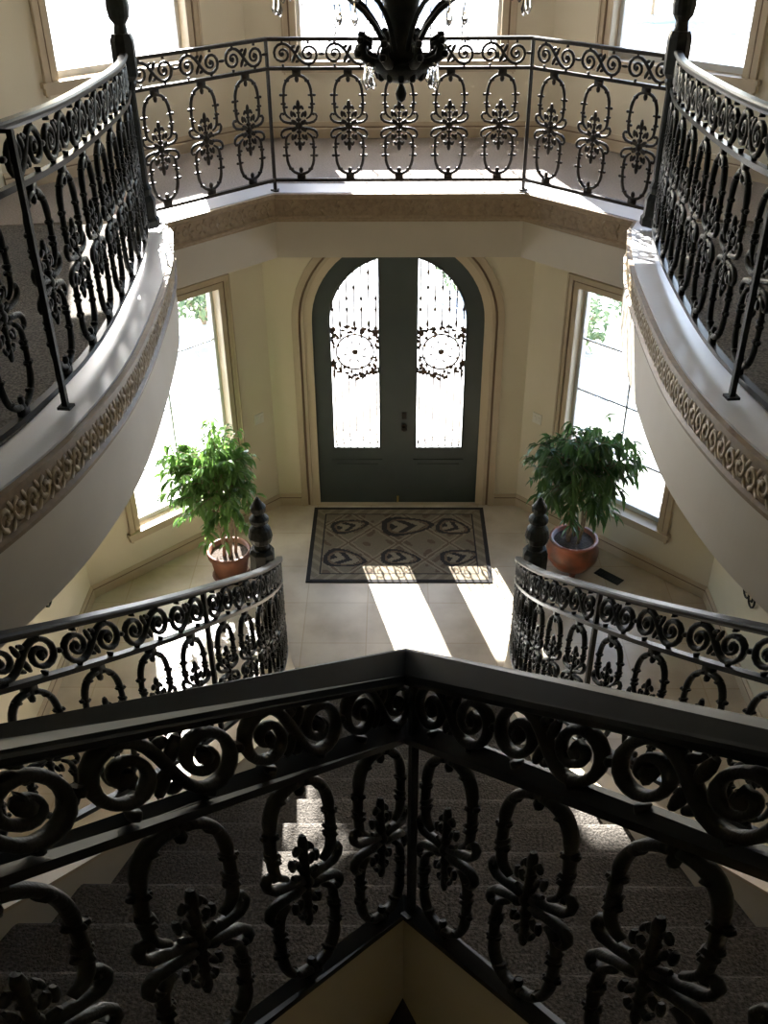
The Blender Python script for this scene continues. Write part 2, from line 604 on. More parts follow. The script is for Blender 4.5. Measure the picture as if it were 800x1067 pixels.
def railing(name, label, path, runs, loc, h=1.1, band=0.25, fine=False, r=0.0125, hw=0.105, posts=(), newel=None,
            mi='iron', rail='iron_rail', s_range=None, rail_hw=0.027, rail_h=0.036, ends=(0, None), group=None, post_n=0.0):
    """One railing: handrail, middle rail, bottom rail, posts, oval balusters and frieze scrolls."""
    t = thing(name, label, 'railing', loc, group)
    I, R_ = M[mi], M[rail]

    def put(mb, nm, m, mapf=None, smooth=True, origin=None):
        return mb.build(nm, m, t, smooth, origin if origin is not None else loc, mapf)
    s0, s1 = ends
    s1 = path.L if s1 is None else s1
    b = MB()
    k = rail_hw
    path.sweep(b, [(-k * 0.7, -rail_h), (k * 0.7, -rail_h), (k, -rail_h * 0.6), (k, -rail_h * 0.25), (k * 0.75, 0), (-k * 0.75, 0), (-k, -rail_h * 0.25), (-k, -rail_h * 0.6)], s0, s1)
    put(b, 'handrail', R_, smooth=False)
    b = MB()
    path.sweep(b, rect(k * 0.62, -band - 0.012, -band + 0.012), s0, s1)
    put(b, 'middle_rail', R_, smooth=False)
    b = MB()
    path.sweep(b, rect(k * 0.62, -h, -h + 0.024), s0, s1)
    put(b, 'bottom_rail', R_, smooth=False)
    H = h - 0.024 - band - 0.012
    Hb = band - 0.012 - rail_h
    for ra, rb, n in runs:
        d = (rb - ra) / n
        bp = baluster_mb(H, hw=min(hw, d * 0.36), r=r, fine=fine)
        sp = scroll_mb(d, Hb, r=r * 0.85, fine=fine)
        for i in range(n):
            s = ra + d * (i + 0.5)
            put(bp, 'baluster', I, path.map(s, -h + 0.024))
            put(sp, 'scroll', I, path.map(s, -rail_h - Hb / 2))
    for s, ext in posts:
        b = MB()
        b.box((-0.0115, -0.0115 + post_n, -h - ext), (0.0115, 0.0115 + post_n, -rail_h * 0.5))
        b.box((-0.028, -0.028 + post_n, -h - ext), (0.028, 0.028 + post_n, -h - ext + 0.012))
        if post_n:
            lo, hi = sorted((0.0, post_n))
            b.box((-0.010, lo, -rail_h * 0.9), (0.010, hi, -rail_h * 0.5))
        put(b, 'post', I, path.map(s), smooth=False)
    if newel:
        (nx, ny, nz), hr, ht, w = newel
        o = newel_mb(hr, ht, w)
        v = [(a + nx, c + ny, e + nz) for a, c, e in o.v]
        o.v = v
        put(o, 'newel_post', I, smooth=False)
    return t


# ------------------------------------------------------------------ the shell
XW = 3.14              # side walls
YB = 9.80              # door wall
XC = 1.38              # corner between door wall and angled wall
YC = YB - (XW - XC)    # corner between angled and side wall
ZC = 7.4               # ceiling
WT = 0.22              # wall thickness


def frame_of(p0, p1):
    """Local frame of a wall seen from inside: x along p0->p1, y outward, z up."""
    a = Vector((p1[0] - p0[0], p1[1] - p0[1], 0))
    L = a.length
    a.normalize()
    n = Vector((-a.y, a.x, 0))  # left of travel = outward when walking clockwise... set below
    return Vector((p0[0], p0[1], 0)), a, n, L


class Wall:
    def __init__(self, p0, p1, z0=0.0, z1=ZC):
        self.o, self.a, self.n, self.L = frame_of(p0, p1)
        self.z0, self.z1 = z0, z1

    def P(self, u, d, z):
        q = self.o + self.a * u + self.n * d
        return (q.x, q.y, z)

    def mapf(self, v):
        o, a, n = self.o, self.a, self.n
        out = np.empty_like(v)
        out[:, 0] = o.x + a.x * v[:, 0] + n.x * v[:, 1]
        out[:, 1] = o.y + a.y * v[:, 0] + n.y * v[:, 1]
        out[:, 2] = v[:, 2]
        return out

    def build(self, name, rects=(), arch=None, ext=(0, 0), material=None):
        us = sorted({-ext[0], self.L + ext[1]} | {r[0] for r in rects} | {r[1] for r in rects} | ({arch[0] - arch[1], arch[0] + arch[1]} if arch else set()))
        zs = sorted({self.z0, self.z1} | {r[2] for r in rects} | {r[3] for r in rects} | ({arch[2], arch[2] + arch[1] + 0.02} if arch else set()))
        mb = MB()
        for i in range(len(us) - 1):
            for j in range(len(zs) - 1):
                u, z = (us[i] + us[i + 1]) / 2, (zs[j] + zs[j + 1]) / 2
                if any(r[0] < u < r[1] and r[2] < z < r[3] for r in rects):
                    continue
                if arch and abs(u - arch[0]) < arch[1] and z < arch[2] + arch[1] + 0.02:
                    continue
                mb.box((us[i], 0, zs[j]), (us[i + 1], WT, zs[j + 1]))
        if arch:
            c, R, zsp = arch
            top = zsp + R + 0.02
            N = 24
            for k in range(N):
                a0, a1 = PI * k / N, PI * (k + 1) / N
                q0 = (c - R * math.cos(a0), zsp + R * math.sin(a0))
                q1 = (c - R * math.cos(a1), zsp + R * math.sin(a1))
                vs = [(q0[0], 0, q0[1]), (q1[0], 0, q1[1]), (q1[0], 0, top), (q0[0], 0, top)]
                vs += [(x, WT, z) for x, _, z in vs]
                mb.add(vs, [(0, 1, 2, 3), (7, 6, 5, 4), (0, 4, 5, 1), (3, 2, 6, 7)])
        o = mb.build(name, material or M['wall'], None, False, None, self.mapf)
        return structure(o)


# walking left-to-right as seen from inside means outward is on the left of travel
wall_back = Wall((-XC, YB), (XC, YB))
wall_l = Wall((-XW, YC), (-XC, YB))
wall_r = Wall((XC, YB), (XW, YC))
wall_sl = Wall((-XW, -3.6), (-XW, YC))
wall_sr = Wall((XW, YC), (XW, -3.6))
LW = wall_l.L
# lower and upper windows on the angled walls, as (u0, u1, z0, z1)
WL = (LW - 1.30 * 1.414, LW - 0.40 * 1.414)
WU = (LW - 1.33 * 1.414, LW - 0.43 * 1.414)
WIN_LO = (0.54, 2.80)
WIN_UP = (4.88, 6.55)
RL_LO, RL_UP = (WL[0], WL[1], *WIN_LO), (WU[0], WU[1], *WIN_UP)
RR_LO, RR_UP = (LW - WL[1], LW - WL[0], *WIN_LO), (LW - WU[1], LW - WU[0], *WIN_UP)
CW = (XC - 0.92, XC + 0.92, 4.80, 6.55)
wall_back.build('wall_back', [CW, ], arch=(XC, 0.95, 2.27))
wall_l.build('wall_angled_left', [RL_LO, RL_UP], ext=(0.09, 0.09))
wall_r.build('wall_angled_right', [RR_LO, RR_UP], ext=(0.09, 0.09))
wall_sl.build('wall_left', ext=(0.2, 0.0))
wall_sr.build('wall_right', ext=(0.0, 0.2))
Wall((XW, -3.6), (-XW, -3.6)).build('wall_rear')

oct_poly = [(-XW, -3.6), (XW, -3.6), (XW, YC), (XC, YB), (-XC, YB), (-XW, YC)]
b = MB()
b.prism([(-XW - .2, -3.8), (XW + .2, -3.8), (XW + .2, YC + .1), (XC + .1, YB + .2), (-XC - .1, YB + .2), (-XW - .2, YC + .1)], -0.2, 0.0)
structure(b.build('floor', M['floor']))
b = MB()
b.prism([(-XW - .2, -3.8), (XW + .2, -3.8), (XW + .2, YC + .1), (XC + .1, YB + .2), (-XC - .1, YB + .2), (-XW - .2, YC + .1)], ZC, ZC + 0.2)
structure(b.build('ceiling', M['ceiling']))

# baseboards
ZBB = 4.13
BB = [(0.0, 0.0), (-0.030, 0.0), (-0.030, 0.085), (-0.022, 0.10), (-0.022, 0.115), (-0.008, 0.145), (0.0, 0.145)]


def baseboard(name, wall, u0, u1, z=0.0):
    mb = MB()
    k = len(BB)
    vs = [(u, d, z + w) for u in (u0, u1) for d, w in BB]
    fs = [(j, (j + 1) % k, k + (j + 1) % k, k + j) for j in range(k)] + [tuple(range(k)), tuple(range(2 * k - 1, k - 1, -1))]
    mb.add(vs, fs)
    o = structure(mb.build(name, M['trim'], None, False, None, wall.mapf))
    m2 = MB()
    m2.box((u0, -0.026, z + 0.098), (u1, -0.020, z + 0.108))
    m2.build('bead', M['trim_dark'], o, False, None, wall.mapf)
    return o


baseboard('baseboard_back_left', wall_back, 0.0, XC - 1.12)
baseboard('baseboard_back_right', wall_back, XC + 1.12, 2 * XC)
baseboard('baseboard_angled_left', wall_l, 0, LW)
baseboard('baseboard_angled_right', wall_r, 0, LW)
baseboard('baseboard_left', wall_sl, 4.0, wall_sl.L)
baseboard('baseboard_right', wall_sr, 0, wall_sr.L - 4.0)
baseboard('baseboard_upper_back', wall_back, 0.0, 2 * XC, ZBB)
baseboard('baseboard_upper_left', wall_l, 0, LW, ZBB)
baseboard('baseboard_upper_right', wall_r, 0, LW, ZBB)


# ------------------------------------------------------------------ windows
def window(name, wall, r, cols, rows, muntins=True, cw=0.125):
    u0, u1, z0, z1 = r
    fr = MB()
    # reveal lining and sash
    t = 0.035
    d0, d1 = 0.10, 0.15
    for a, c in (((u0, d0, z0), (u0 + t, d1, z1)), ((u1 - t, d0, z0), (u1, d1, z1)), ((u0, d0, z0), (u1, d1, z0 + t * 1.6)), ((u0, d0, z1 - t), (u1, d1, z1))):
        fr.box(a, c)
    root = structure(fr.build(name, M['window_white'], None, False, None, wall.mapf))
    if muntins:
        mu = MB()
        for i in range(1, cols):
            u = u0 + (u1 - u0) * i / cols
            mu.box((u - 0.009, 0.115, z0 + t), (u + 0.009, 0.135, z1 - t))
        for j in range(1, rows):
            z = z0 + (z1 - z0) * j / rows
            mu.box((u0 + t, 0.116, z - 0.009), (u1 - t, 0.134, z + 0.009))
        mu.build('muntins', M['window_white'], root, False, None, wall.mapf)
    g = MB()
    g.box((u0 + 0.02, 0.123, z0 + 0.02), (u1 - 0.02, 0.127, z1 - 0.02))
    g.build('pane', M['glass'], root, False, None, wall.mapf)
    # casing: stepped boards around the opening
    ca = MB()
    for k, (w0, w1, dd, mi) in enumerate(((-0.004, cw * 0.42, -0.018, 0), (cw * 0.42, cw * 0.55, -0.012, 1), (cw * 0.55, cw * 0.86, -0.030, 0), (cw * 0.86, cw, -0.042, 0))):
        a, c = u0 - w1, u1 + w1
        e, f = u0 - w0, u1 + w0
        ca.box((a, dd, z0 - w0), (e, 0.0, z1 + w1), mi)
        ca.box((f, dd, z0 - w0), (c, 0.0, z1 + w1), mi)
        ca.box((e, dd, z1 + w0), (f, 0.0, z1 + w1), mi)
    ca.box((u0 - 0.006, 0.0, z0), (u0 + 0.002, 0.10, z1), 2)
    ca.box((u1 - 0.002, 0.0, z0), (u1 + 0.006, 0.10, z1), 2)
    ca.box((u0, 0.0, z1 - 0.002), (u1, 0.10, z1 + 0.006), 2)
    ca.build('casing', [M['trim'], M['trim_dark'], M['trim_light']], root, False, None, wall.mapf)
    si = MB()
    si.box((u0 - cw - 0.03, -0.055, z0 - 0.035), (u1 + cw + 0.03, 0.10, z0 + 0.004))
    si.box((u0 - cw - 0.015, -0.045, z0 - 0.09), (u1 + cw + 0.015, 0.0, z0 - 0.035))
    si.build('sill', M['trim'], root, False, None, wall.mapf)
    c = wall.P((u0 + u1) / 2, WT + 0.02, (z0 + z1) / 2)
    n = -wall.n
    portal('portal', c, Vector(n).to_track_quat('-Z', 'Z').to_euler(), u1 - u0, z1 - z0)
    return root


window('window_1', wall_l, RL_LO, 2, 4)
window('window_2', wall_r, RR_LO, 2, 4)
window('window_3', wall_l, RL_UP, 2, 3, muntins=False)
window('window_4', wall_r, RR_UP, 2, 3, muntins=False)
w5 = window('window_5', wall_back, CW, 2, 3, muntins=False)
# wrought guard outside the middle upper window
gb = MB()
for i in range(13):
    u = CW[0] + 0.05 + (CW[1] - CW[0] - 0.1) * i / 12
    gb.tube([(u, 0.20, 4.82), (u, 0.20, 5.75)], 0.006, 6)
gb.box((CW[0], 0.193, 5.74), (CW[1], 0.207, 5.76))
for sx in (-1, 1):
    for k in (0.28, 0.62):
        gb.tube([(XC + sx * k + p[0], 0.20, p[2]) for p in spiral((0, 5.02), 0.09, 0.02, -PI / 2, 1.5 * sx)], 0.006, 6)
gb.build('window_guard', M['bronze'], w5, True, None, wall_back.mapf)


# ------------------------------------------------------------------ the arched double door
DR, DZ = 0.93, 2.27    # arch radius and spring line
GX0, GX1, GZ0 = 0.195, 0.725, 0.76


def arch_pts(R, n=28):
    return [(-R * math.cos(PI * k / n), DZ + R * math.sin(PI * k / n)) for k in range(n + 1)]


dmap = Wall((0, YB), (1, YB)).mapf


def leaf(sd, name):
    mb = MB()
    d0, d1 = 0.02, 0.075
    N = 18

    def quad(xa, za, xb, zb, xc, zc, xd, zd, e0=d0, e1=d1, mi=0):
        q = [(xa, za), (xb, zb), (xc, zc), (xd, zd)]
        vs = [(sd * x, e0, z) for x, z in q] + [(sd * x, e1, z) for x, z in q]
        fs = [(0, 1, 2, 3), (7, 6, 5, 4)] + [(i, i + 4, (i + 1) % 4 + 4, (i + 1) % 4) for i in range(4)]
        if sd < 0:
            fs = [f[::-1] for f in fs]
        mb.add(vs, fs, mi)
    x0 = 0.004
    R = DR - 0.006
    quad(x0, 0.015, R, 0.015, R, GZ0, x0, GZ0)                     # lower part
    quad(x0, GZ0, GX0, GZ0, GX0, DZ, x0, DZ)                       # lock stile
    quad(GX1, GZ0, R, GZ0, R, DZ, GX1, DZ)                         # hinge stile
    # arched part, by angle
    for k in range(N):
        a0, a1 = PI / 2 * k / N, PI / 2 * (k + 1) / N
        def inner(a):
            x, z = GX1 * math.cos(a), GX1 * math.sin(a)
            if x < GX0:
                x = GX0
                z = min(z, math.sqrt(GX1 ** 2 - GX0 ** 2))
            return x, DZ + z
        i0, i1 = inner(a0), inner(a1)
        quad(i0[0], i0[1], R * math.cos(a0), DZ + R * math.sin(a0), max(x0, R * math.cos(a1)), DZ + R * math.sin(a1), i1[0], i1[1])
    zt = DZ + math.sqrt(GX1 ** 2 - GX0 ** 2)
    quad(x0, DZ, GX0, DZ, GX0, zt, x0, zt)
    quad(x0, zt, GX0, zt, x0 + 0.001, DZ + R, x0, DZ + R)
    # raised bead round the glass and a raised lower panel
    bead = [(GX0, 0, GZ0)] + [(GX1, 0, GZ0)] + [(GX1, 0, DZ)]
    arcp = [(GX1 * math.cos(PI / 2 * k / 16), 0, DZ + GX1 * math.sin(PI / 2 * k / 16)) for k in range(1, 17) if GX1 * math.cos(PI / 2 * k / 16) > GX0]
    loop = [(sd * x, d0 - 0.004, z) for x, _, z in bead + arcp + [(GX0, 0, zt)]]
    mb.tube(loop, 0.014, 6, closed=True)
    quad(GX0 - 0.02, 0.20, GX1 + 0.02, 0.20, GX1 + 0.02, 0.60, GX0 - 0.02, 0.60, d0 - 0.012, d0)
    quad(GX0 + 0.03, 0.25, GX1 - 0.03, 0.25, GX1 - 0.03, 0.55, GX0 + 0.03, 0.55, d0 - 0.022, d0)
    o = structure(mb.build(name, M['door'], None, False, None, dmap))
    g = MB()
    poly = [(GX0, GZ0), (GX1, GZ0), (GX1, DZ)] + [(x, z) for x, _, z in arcp] + [(GX0, zt)]
    vs = [(sd * x, 0.046, z) for x, z in poly] + [(sd * x, 0.050, z) for x, z in poly]
    n = len(poly)
    g.add(vs, [tuple(range(n)), tuple(range(2 * n - 1, n - 1, -1))] + [(i, (i + 1) % n, n + (i + 1) % n, n + i) for i in range(n)])
    g.build('glass_pane', M['glass'], o, False, None, dmap)
    # wrought grille
    gr = MB()
    D = 0.034
    cxg = (GX0 + GX1) / 2
    zc = 1.92
    for i in range(7):
        x = GX0 + (GX1 - GX0) * (i + 0.5) / 7
        zt_ = DZ + math.sqrt(max(0, GX1 ** 2 - x * x)) - 0.02
        hole = math.sqrt(max(0, 0.20 ** 2 - (x - cxg) ** 2))
        if hole > 0.03:
            gr.tube([(sd * x, D, GZ0), (sd * x, D, zc - hole)], 0.0075, 5)
            gr.tube([(sd * x, D, zc + hole), (sd * x, D, zt_)], 0.0075, 5)
        else:
            gr.tube([(sd * x, D, GZ0), (sd * x, D, zt_)], 0.0075, 5)
        for z in ((2.52, 2.80)[i % 2], (2.40, 2.64)[i % 2]):
            if z < zt_ - 0.03:
                gr.blob((sd * x, D, z), (0.016, 0.012, 0.028), 6, 4)
        if i % 2 == 1:
            gr.blob((sd * x, D, zc + 0.32), (0.016, 0.010, 0.045), 6, 4)
        gr.blob((sd * x, D, GZ0 + 0.16 + 0.05 * (i % 2)), (0.012, 0.010, 0.016), 6, 4)
    ring = [(sd * cxg + 0.20 * math.cos(2 * PI * k / 28), D, zc + 0.20 * math.sin(2 * PI * k / 28)) for k in range(28)]
    gr.tube(ring, 0.010, 6, closed=True)
    for k in range(8):
        a = 2 * PI * k / 8
        cc = (sd * cxg + 0.115 * math.cos(a), zc + 0.115 * math.sin(a))
        gr.tube([(p[0], D, p[2]) for p in spiral(cc, 0.062, 0.012, a + PI, 1.25, 12)], 0.0065, 5)
        gr.blob((sd * cxg + 0.19 * math.cos(a + .39), D, zc + 0.19 * math.sin(a + .39)), (0.018, 0.012, 0.018), 6, 4)
    gr.blob((sd * cxg, D, zc), (0.035, 0.014, 0.035), 8, 4)
    # leaf swags above and below the medallion
    rnd = random.Random(5)
    for top in (1, -1):
        for k in range(34):
            x = GX0 + 0.015 + (GX1 - GX0 - 0.03) * rnd.random()
            dx = (x - cxg) / 0.26
            z = zc + top * (0.21 + 0.11 * rnd.random() + 0.035 * math.cos(dx * PI * 2) - (0.09 * dx * dx))
            gr.blob((sd * x, D - 0.004, z), (0.017, 0.012, 0.026), 6, 4, rotY(rnd.uniform(-1.4, 1.4)))
        for sx in (-1, 1):
            for kk in range(9):
                gr.blob((sd * (cxg + sx * rnd.uniform(0.20, 0.255)), D - 0.004, zc + top * rnd.uniform(0.03, 0.24)), (0.016, 0.012, 0.024), 6, 4, rotY(rnd.uniform(-1.2, 1.2)))
    # foot scrolls
    for sx in (-1, 1):
        gr.tube([(sd * cxg + sx * 0.10 + p[0] * sx, D, p[2]) for p in spiral((0.0, GZ0 + 0.09), 0.07, 0.015, -PI / 2, 1.4, 14)], 0.006, 5)
        gr.tube([(sd * cxg + sx * 0.20 + p[0] * sx, D, p[2]) for p in spiral((0.0, GZ0 + 0.06), 0.045, 0.012, -PI / 2, 1.3, 12)], 0.006, 5)
    gr.build('grille', M['grille'], o, True, None, dmap)
    return o


door1 = leaf(-1, 'door_1')
door2 = leaf(1, 'door_2')
h = MB()
h.lathe([(0.030, 0), (0.032, 0.006), (0.012, 0.012), (0.012, 0.035), (0.028, 0.045), (0.032, 0.062), (0.020, 0.078), (0.004, 0.08)], 14)
h.v = [(x + 0.07, 0.02 - z, y + 1.02) for x, y, z in h.v]
h.box((0.045, 0.012, 1.12), (0.095, 0.021, 1.20))
h.build('door_handle', M['bronze'], door2, False, None, dmap)
h = MB()
h.box((-0.022, 0.008, 0.02), (0.004, 0.020, 3.1))
h.build('astragal', M['door'], door1, False, None, dmap)
h = MB()
h.box((-0.012, 0.000, 0.03), (0.012, 0.012, 0.11))
h.build('floor_bolt', M['brass'], door2, False, None, dmap)
# casing around the arch: stepped mouldings
cs = MB()
for R0, R1, dd, mi in ((0.905, 0.985, -0.012, 1), (0.985, 1.02, -0.030, 0), (1.02, 1.045, -0.016, 2), (1.045, 1.115, -0.040, 0)):
    A, B = arch_pts(R0), arch_pts(R1)
    A = [(-R0, 0.0)] + A + [(R0, 0.0)]
    B = [(-R1, 0.0)] + B + [(R1, 0.0)]
    for i in range(len(A) - 1):
        q = [A[i], A[i + 1], B[i + 1], B[i]]
        vs = [(x, dd, z) for x, z in q] + [(x, 0.05 if R0 < 0.95 else 0.0, z) for x, z in q]
        cs.add(vs, [(0, 3, 2, 1), (4, 5, 6, 7), (0, 1, 5, 4), (2, 3, 7, 6)], mi)
structure(cs.build('trim_1', [M['trim'], M['trim_light'], M['trim_dark']], None, False, None, dmap))
th = MB()
th.box((-0.95, -0.03, 0.0), (0.95, 0.2, 0.012))
structure(th.build('trim_2', M['trim'], None, False, None, dmap))

# ------------------------------------------------------------------ upper floor: bridge and the two galleries
ZB = 4.13        # bridge floor
ZF = 3.60        # underside
BR = [(-1.86, 7.14), (-1.0, 8.0), (1.0, 8.0), (1.86, 7.14)]
br_edge = Path([(x, y, ZB) for x, y in BR], smooth=False)


def carved_band(mb, path, s0, s1, side, pitch=0.115, w0=-0.115, r=0.009, tall=1.0):
    """Relief running along a band: curled leaves turned alternately."""
    n = int((s1 - s0) / pitch)
    for i in range(n):
        s = s0 + (i + 0.5) * (s1 - s0) / n
        m = MB()
        fl = 1 if i % 2 else -1
        m.tube([(p[0], side * 0.008, p[2] * fl) for p in spiral((-0.012, 0.0), 0.042, 0.012, -PI / 2, 1.1, 10)], r, 5)
        for k, (a, l) in enumerate(((PI * 0.36, 0.074), (PI * 0.05, 0.050), (-PI * 0.34, 0.070))):
            d = Vector((math.cos(a), 0, math.sin(a) * fl))
            m.blob(Vector((0.018, side * 0.008, 0.0)) + d * l * 0.5, (0.014, 0.012, l * 0.5), 6, 4, rotY(PI / 2 - a * fl))
        q = np.array(m.v, dtype=float)
        q[:, 2] *= tall
        v = path.map(s, w0)(q)
        mb.add(v.tolist(), m.f)


def band_profile(side):
    """Cornice profile on the outer face; side = direction of the opening."""
    q = [(0.0, -0.005), (0.030, -0.005), (0.030, -0.035), (0.012, -0.050), (0.012, -0.180), (0.030, -0.192), (0.030, -0.205), (0.015, -0.215), (0.015, -0.225), (0.0, -0.235)]
    return [(side * a, w) for a, w in q]


# bridge slab: from its front edge back to the walls
b = MB()
slab = BR + [(XW, YC - 0.15), (XW, YC), (XC, YB), (-XC, YB), (-XW, YC), (-XW, YC - 0.15)]
slab = [(-1.86, 7.14), (-1.0, 8.0), (1.0, 8.0), (1.86, 7.14), (XW, 7.14), (XW, YC), (XC, YB), (-XC, YB), (-XW, YC), (-XW, 7.14)]
b.prism(slab, ZF, ZB - 0.02)
bridge = structure(b.build('bridge', M['fascia']))
b = MB()
k_in = br_edge.offset(0.26)
P0, P1 = br_edge.P, k_in.P
for i in range(3):
    b.prism([tuple(P0[i][:2]), tuple(P0[i + 1][:2]), tuple(P1[i + 1][:2]), tuple(P1[i][:2])], ZB - 0.02, ZB)
b.build('kerb', M['kerb'], bridge)
b = MB()
b.prism([tuple(P1[0][:2]), tuple(P1[1][:2]), tuple(P1[2][:2]), tuple(P1[3][:2]), (XW, 7.14), (XW, YC), (XC, YB), (-XC, YB), (-XW, YC), (-XW, 7.14)], ZB - 0.02, ZB + 0.004)
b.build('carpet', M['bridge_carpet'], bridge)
b = MB()
br_edge.sweep(b, band_profile(-1))
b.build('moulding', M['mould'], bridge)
b = MB()
for a, c in ((0.05, 1.17), (1.27, 3.17), (3.27, br_edge.L - 0.05)):
    carved_band(b, br_edge, a, c, -1)
b.build('relief', M['mould'], bridge, True)

# gallery edge = the rail line moved 0.14 towards the opening
G_RAIL = [(-1.78, 6.98, 5.32), (-1.63, 6.2, 5.38), (-1.52, 5.25, 5.46), (-1.46, 4.4, 5.53), (-1.48, 3.8, 5.58), (-1.57, 3.3, 5.61), (-1.77, 2.75, 5.64), (-2.12, 2.2, 5.66), (-2.6, 1.75, 5.68)]
GH = 1.15
gl_rail = Path(G_RAIL)
gr_rail = Path(mirror(G_RAIL))


def gallery(sd, name):
    rail = gl_rail if sd < 0 else gr_rail
    # travelling towards the camera on the left side the opening is on the left hand
    side = 1 if sd < 0 else -1
    edge = rail.offset(side * 0.14)
    edge.P[:, 2] -= GH + 0.03
    # close the corner up to the bridge
    first = np.array([[sd * 1.72, 7.20, edge.P[0, 2]]])
    edge = Path(np.vstack([first, edge.P]), smooth=False)
    E = edge.P
    n = len(E)
    b = MB()
    for i in range(n - 1):
        p, q = E[i], E[i + 1]
        poly = [(p[0], p[1]), (q[0], q[1]), (sd * XW, min(q[1], 7.14)), (sd * XW, min(p[1], 7.14))]
        za = [ZF + (p[2] - 4.2) * 0.95, ZF + (q[2] - 4.2) * 0.95, ZF + (q[2] - 4.2) * 0.95, ZF + (p[2] - 4.2) * 0.95]
        zb = [p[2] - 0.02, q[2] - 0.02, q[2] - 0.02, p[2] - 0.02]
        if sd > 0:
            poly, za, zb = poly[::-1], za[::-1], zb[::-1]
        b.prism(poly, za, zb)
    root = structure(b.build(name, M['fascia']))
    k0, k1 = MB(), MB()
    inn = edge.offset(-side * 0.20)
    edge.sweep(k0, [(0.0, -0.02), (0.0, 0.006), (-side * 0.20, 0.006), (-side * 0.20, -0.02)])
    k0.build('kerb', M['kerb'], root)
    for i in range(n - 1):
        p, q = inn.P[i], inn.P[i + 1]
        poly = [(p[0], p[1]), (q[0], q[1]), (sd * XW, min(q[1], 7.14)), (sd * XW, min(p[1], 7.14))]
        zb = [p[2] + 0.012, q[2] + 0.012, q[2] + 0.012, p[2] + 0.012]
        za = [z - 0.03 for z in zb]
        if sd > 0:
            poly, za, zb = poly[::-1], za[::-1], zb[::-1]
        k1.prism(poly, za, zb)
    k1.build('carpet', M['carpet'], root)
    b = MB()
    edge.sweep(b, band_profile(side))
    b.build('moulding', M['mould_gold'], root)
    b = MB()
    carved_band(b, edge, 0.1, edge.L - 0.6, side, 0.085, r=0.013, tall=1.28)
    b.build('relief', M['gilt'], root, True)
    return root


gallery(-1, 'gallery_left')
gallery(1, 'gallery_right')

# ------------------------------------------------------------------ the flight of stairs
RUN, RISE, F0 = 0.3206, 0.20, 7.1006


def nose_z(F):
    return RISE * (F0 - F) / RUN


ST = [(-1.13, 7.25), (-1.03, 6.7), (-0.92, 6.1), (-0.86, 5.4), (-0.86, 4.8), (-0.92, 4.2), (-1.08, 3.5), (-1.33, 2.8), (-1.58, 2.2), (-1.88, 1.65), (-2.2, 1.2)]
st_plan = Path([(x, y, 0) for x, y in ST])


def half_width(F):
    ys = st_plan.P[::-1, 1]
    return float(np.interp(F, ys, -st_plan.P[::-1, 0]))


V0 = 2.11
VLEG = {-1: (1.87, 1.45), 1: (2.02, 1.56)}    # side: (plan slope dF/dL, rise per L)



def wedge_x(F, sd):
    return max(0.0, (V0 - F) / VLEG[sd][0] + 0.022)


b = MB()
b.box((-0.85, 2.6, 0.0), (0.85, 3.0, 0.05))
stairs = None


def step_mesh(J, side=0):
    mb = MB()
    yf = F0 - RUN * J
    yb = yf - RUN
    z = RISE * J
    zb = max(0.0, z - RISE - 0.10)
    ws = [half_width(yf), half_width(yb)]
    if side == 0:
        xa = [-ws[0], -ws[1]]
        xb = [ws[0], ws[1]]
    elif side < 0:
        xa = [-ws[0], -ws[1]]
        xb = [-wedge_x(yf, -1), -wedge_x(yb, -1)]
    else:
        xa = [wedge_x(yf, 1), wedge_x(yb, 1)]
        xb = [ws[0], ws[1]]
    # profile with a rolled nosing: (y offset from nosing, z)
    prof = [(-RUN - 0.02, z), (-0.03, z), (-0.01, z - 0.004), (0.004, z - 0.014), (0.008, z - 0.028), (0.002, z - 0.042), (-0.018, z - 0.05), (-0.025, z - 0.09), (-0.025, zb), (-RUN - 0.02, zb)]
    k = len(prof)

    def X(pair, dy):
        t = min(1.0, max(0.0, -dy / RUN))
        return pair[0] + (pair[1] - pair[0]) * t
    vs = [(X(xa, dy), yf + dy, zz) for dy, zz in prof] + [(X(xb, dy), yf + dy, zz) for dy, zz in prof]
    fs = [tuple(range(k - 1, -1, -1)), tuple(range(k, 2 * k))] + [(j, (j + 1) % k, k + (j + 1) % k, k + j) for j in range(k)]
    mb.add(vs, fs)
    return mb


stairs = bpy.data.objects.new('staircase', None)
COL.objects.link(stairs)
stairs['kind'] = 'structure'
stairs['label'] = 'taupe carpeted stairs rising from the stone foyer floor'
stairs['category'] = 'stairs'
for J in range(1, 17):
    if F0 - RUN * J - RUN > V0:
        step_mesh(J).build('step', M['shaded_stair_carpet'], stairs)
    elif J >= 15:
        step_mesh(J, -1).build('step', M['shaded_stair_carpet'], stairs)
        step_mesh(J, 1).build('step', M['shaded_stair_carpet'], stairs)
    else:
        step_mesh(J).build('step', M['shaded_stair_carpet'], stairs)
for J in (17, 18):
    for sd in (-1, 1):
        step_mesh(J, sd).build('step', M['shaded_stair_carpet'], stairs)

KERB = 0.11
o_path = [(x, y, max(0.16, nose_z(y) + KERB)) for x, y in ST]
for sd in (-1, 1):
    pts = [(p[0] * -sd, p[1], p[2]) for p in o_path]
    pth = Path(pts)
    m = MB()
    # wall under the stringer down to the floor
    P = pth.P
    for i in range(len(P) - 1):
        pass
    outer, inner = pth.offset(0.06), pth.offset(-0.06)
    for i in range(len(P) - 1):
        a, c, d, e = outer.P[i], outer.P[i + 1], inner.P[i + 1], inner.P[i]
        poly = [tuple(a[:2]), tuple(e[:2]), tuple(d[:2]), tuple(c[:2])]
        m.prism(poly, 0.0, [a[2], e[2], d[2], c[2]])
    m.build('stringer', M['fascia'], stairs)
    m = MB()
    pth.sweep(m, rect(0.072, 0.0, 0.02))
    m.build('stringer_cap', M['trim'], stairs)

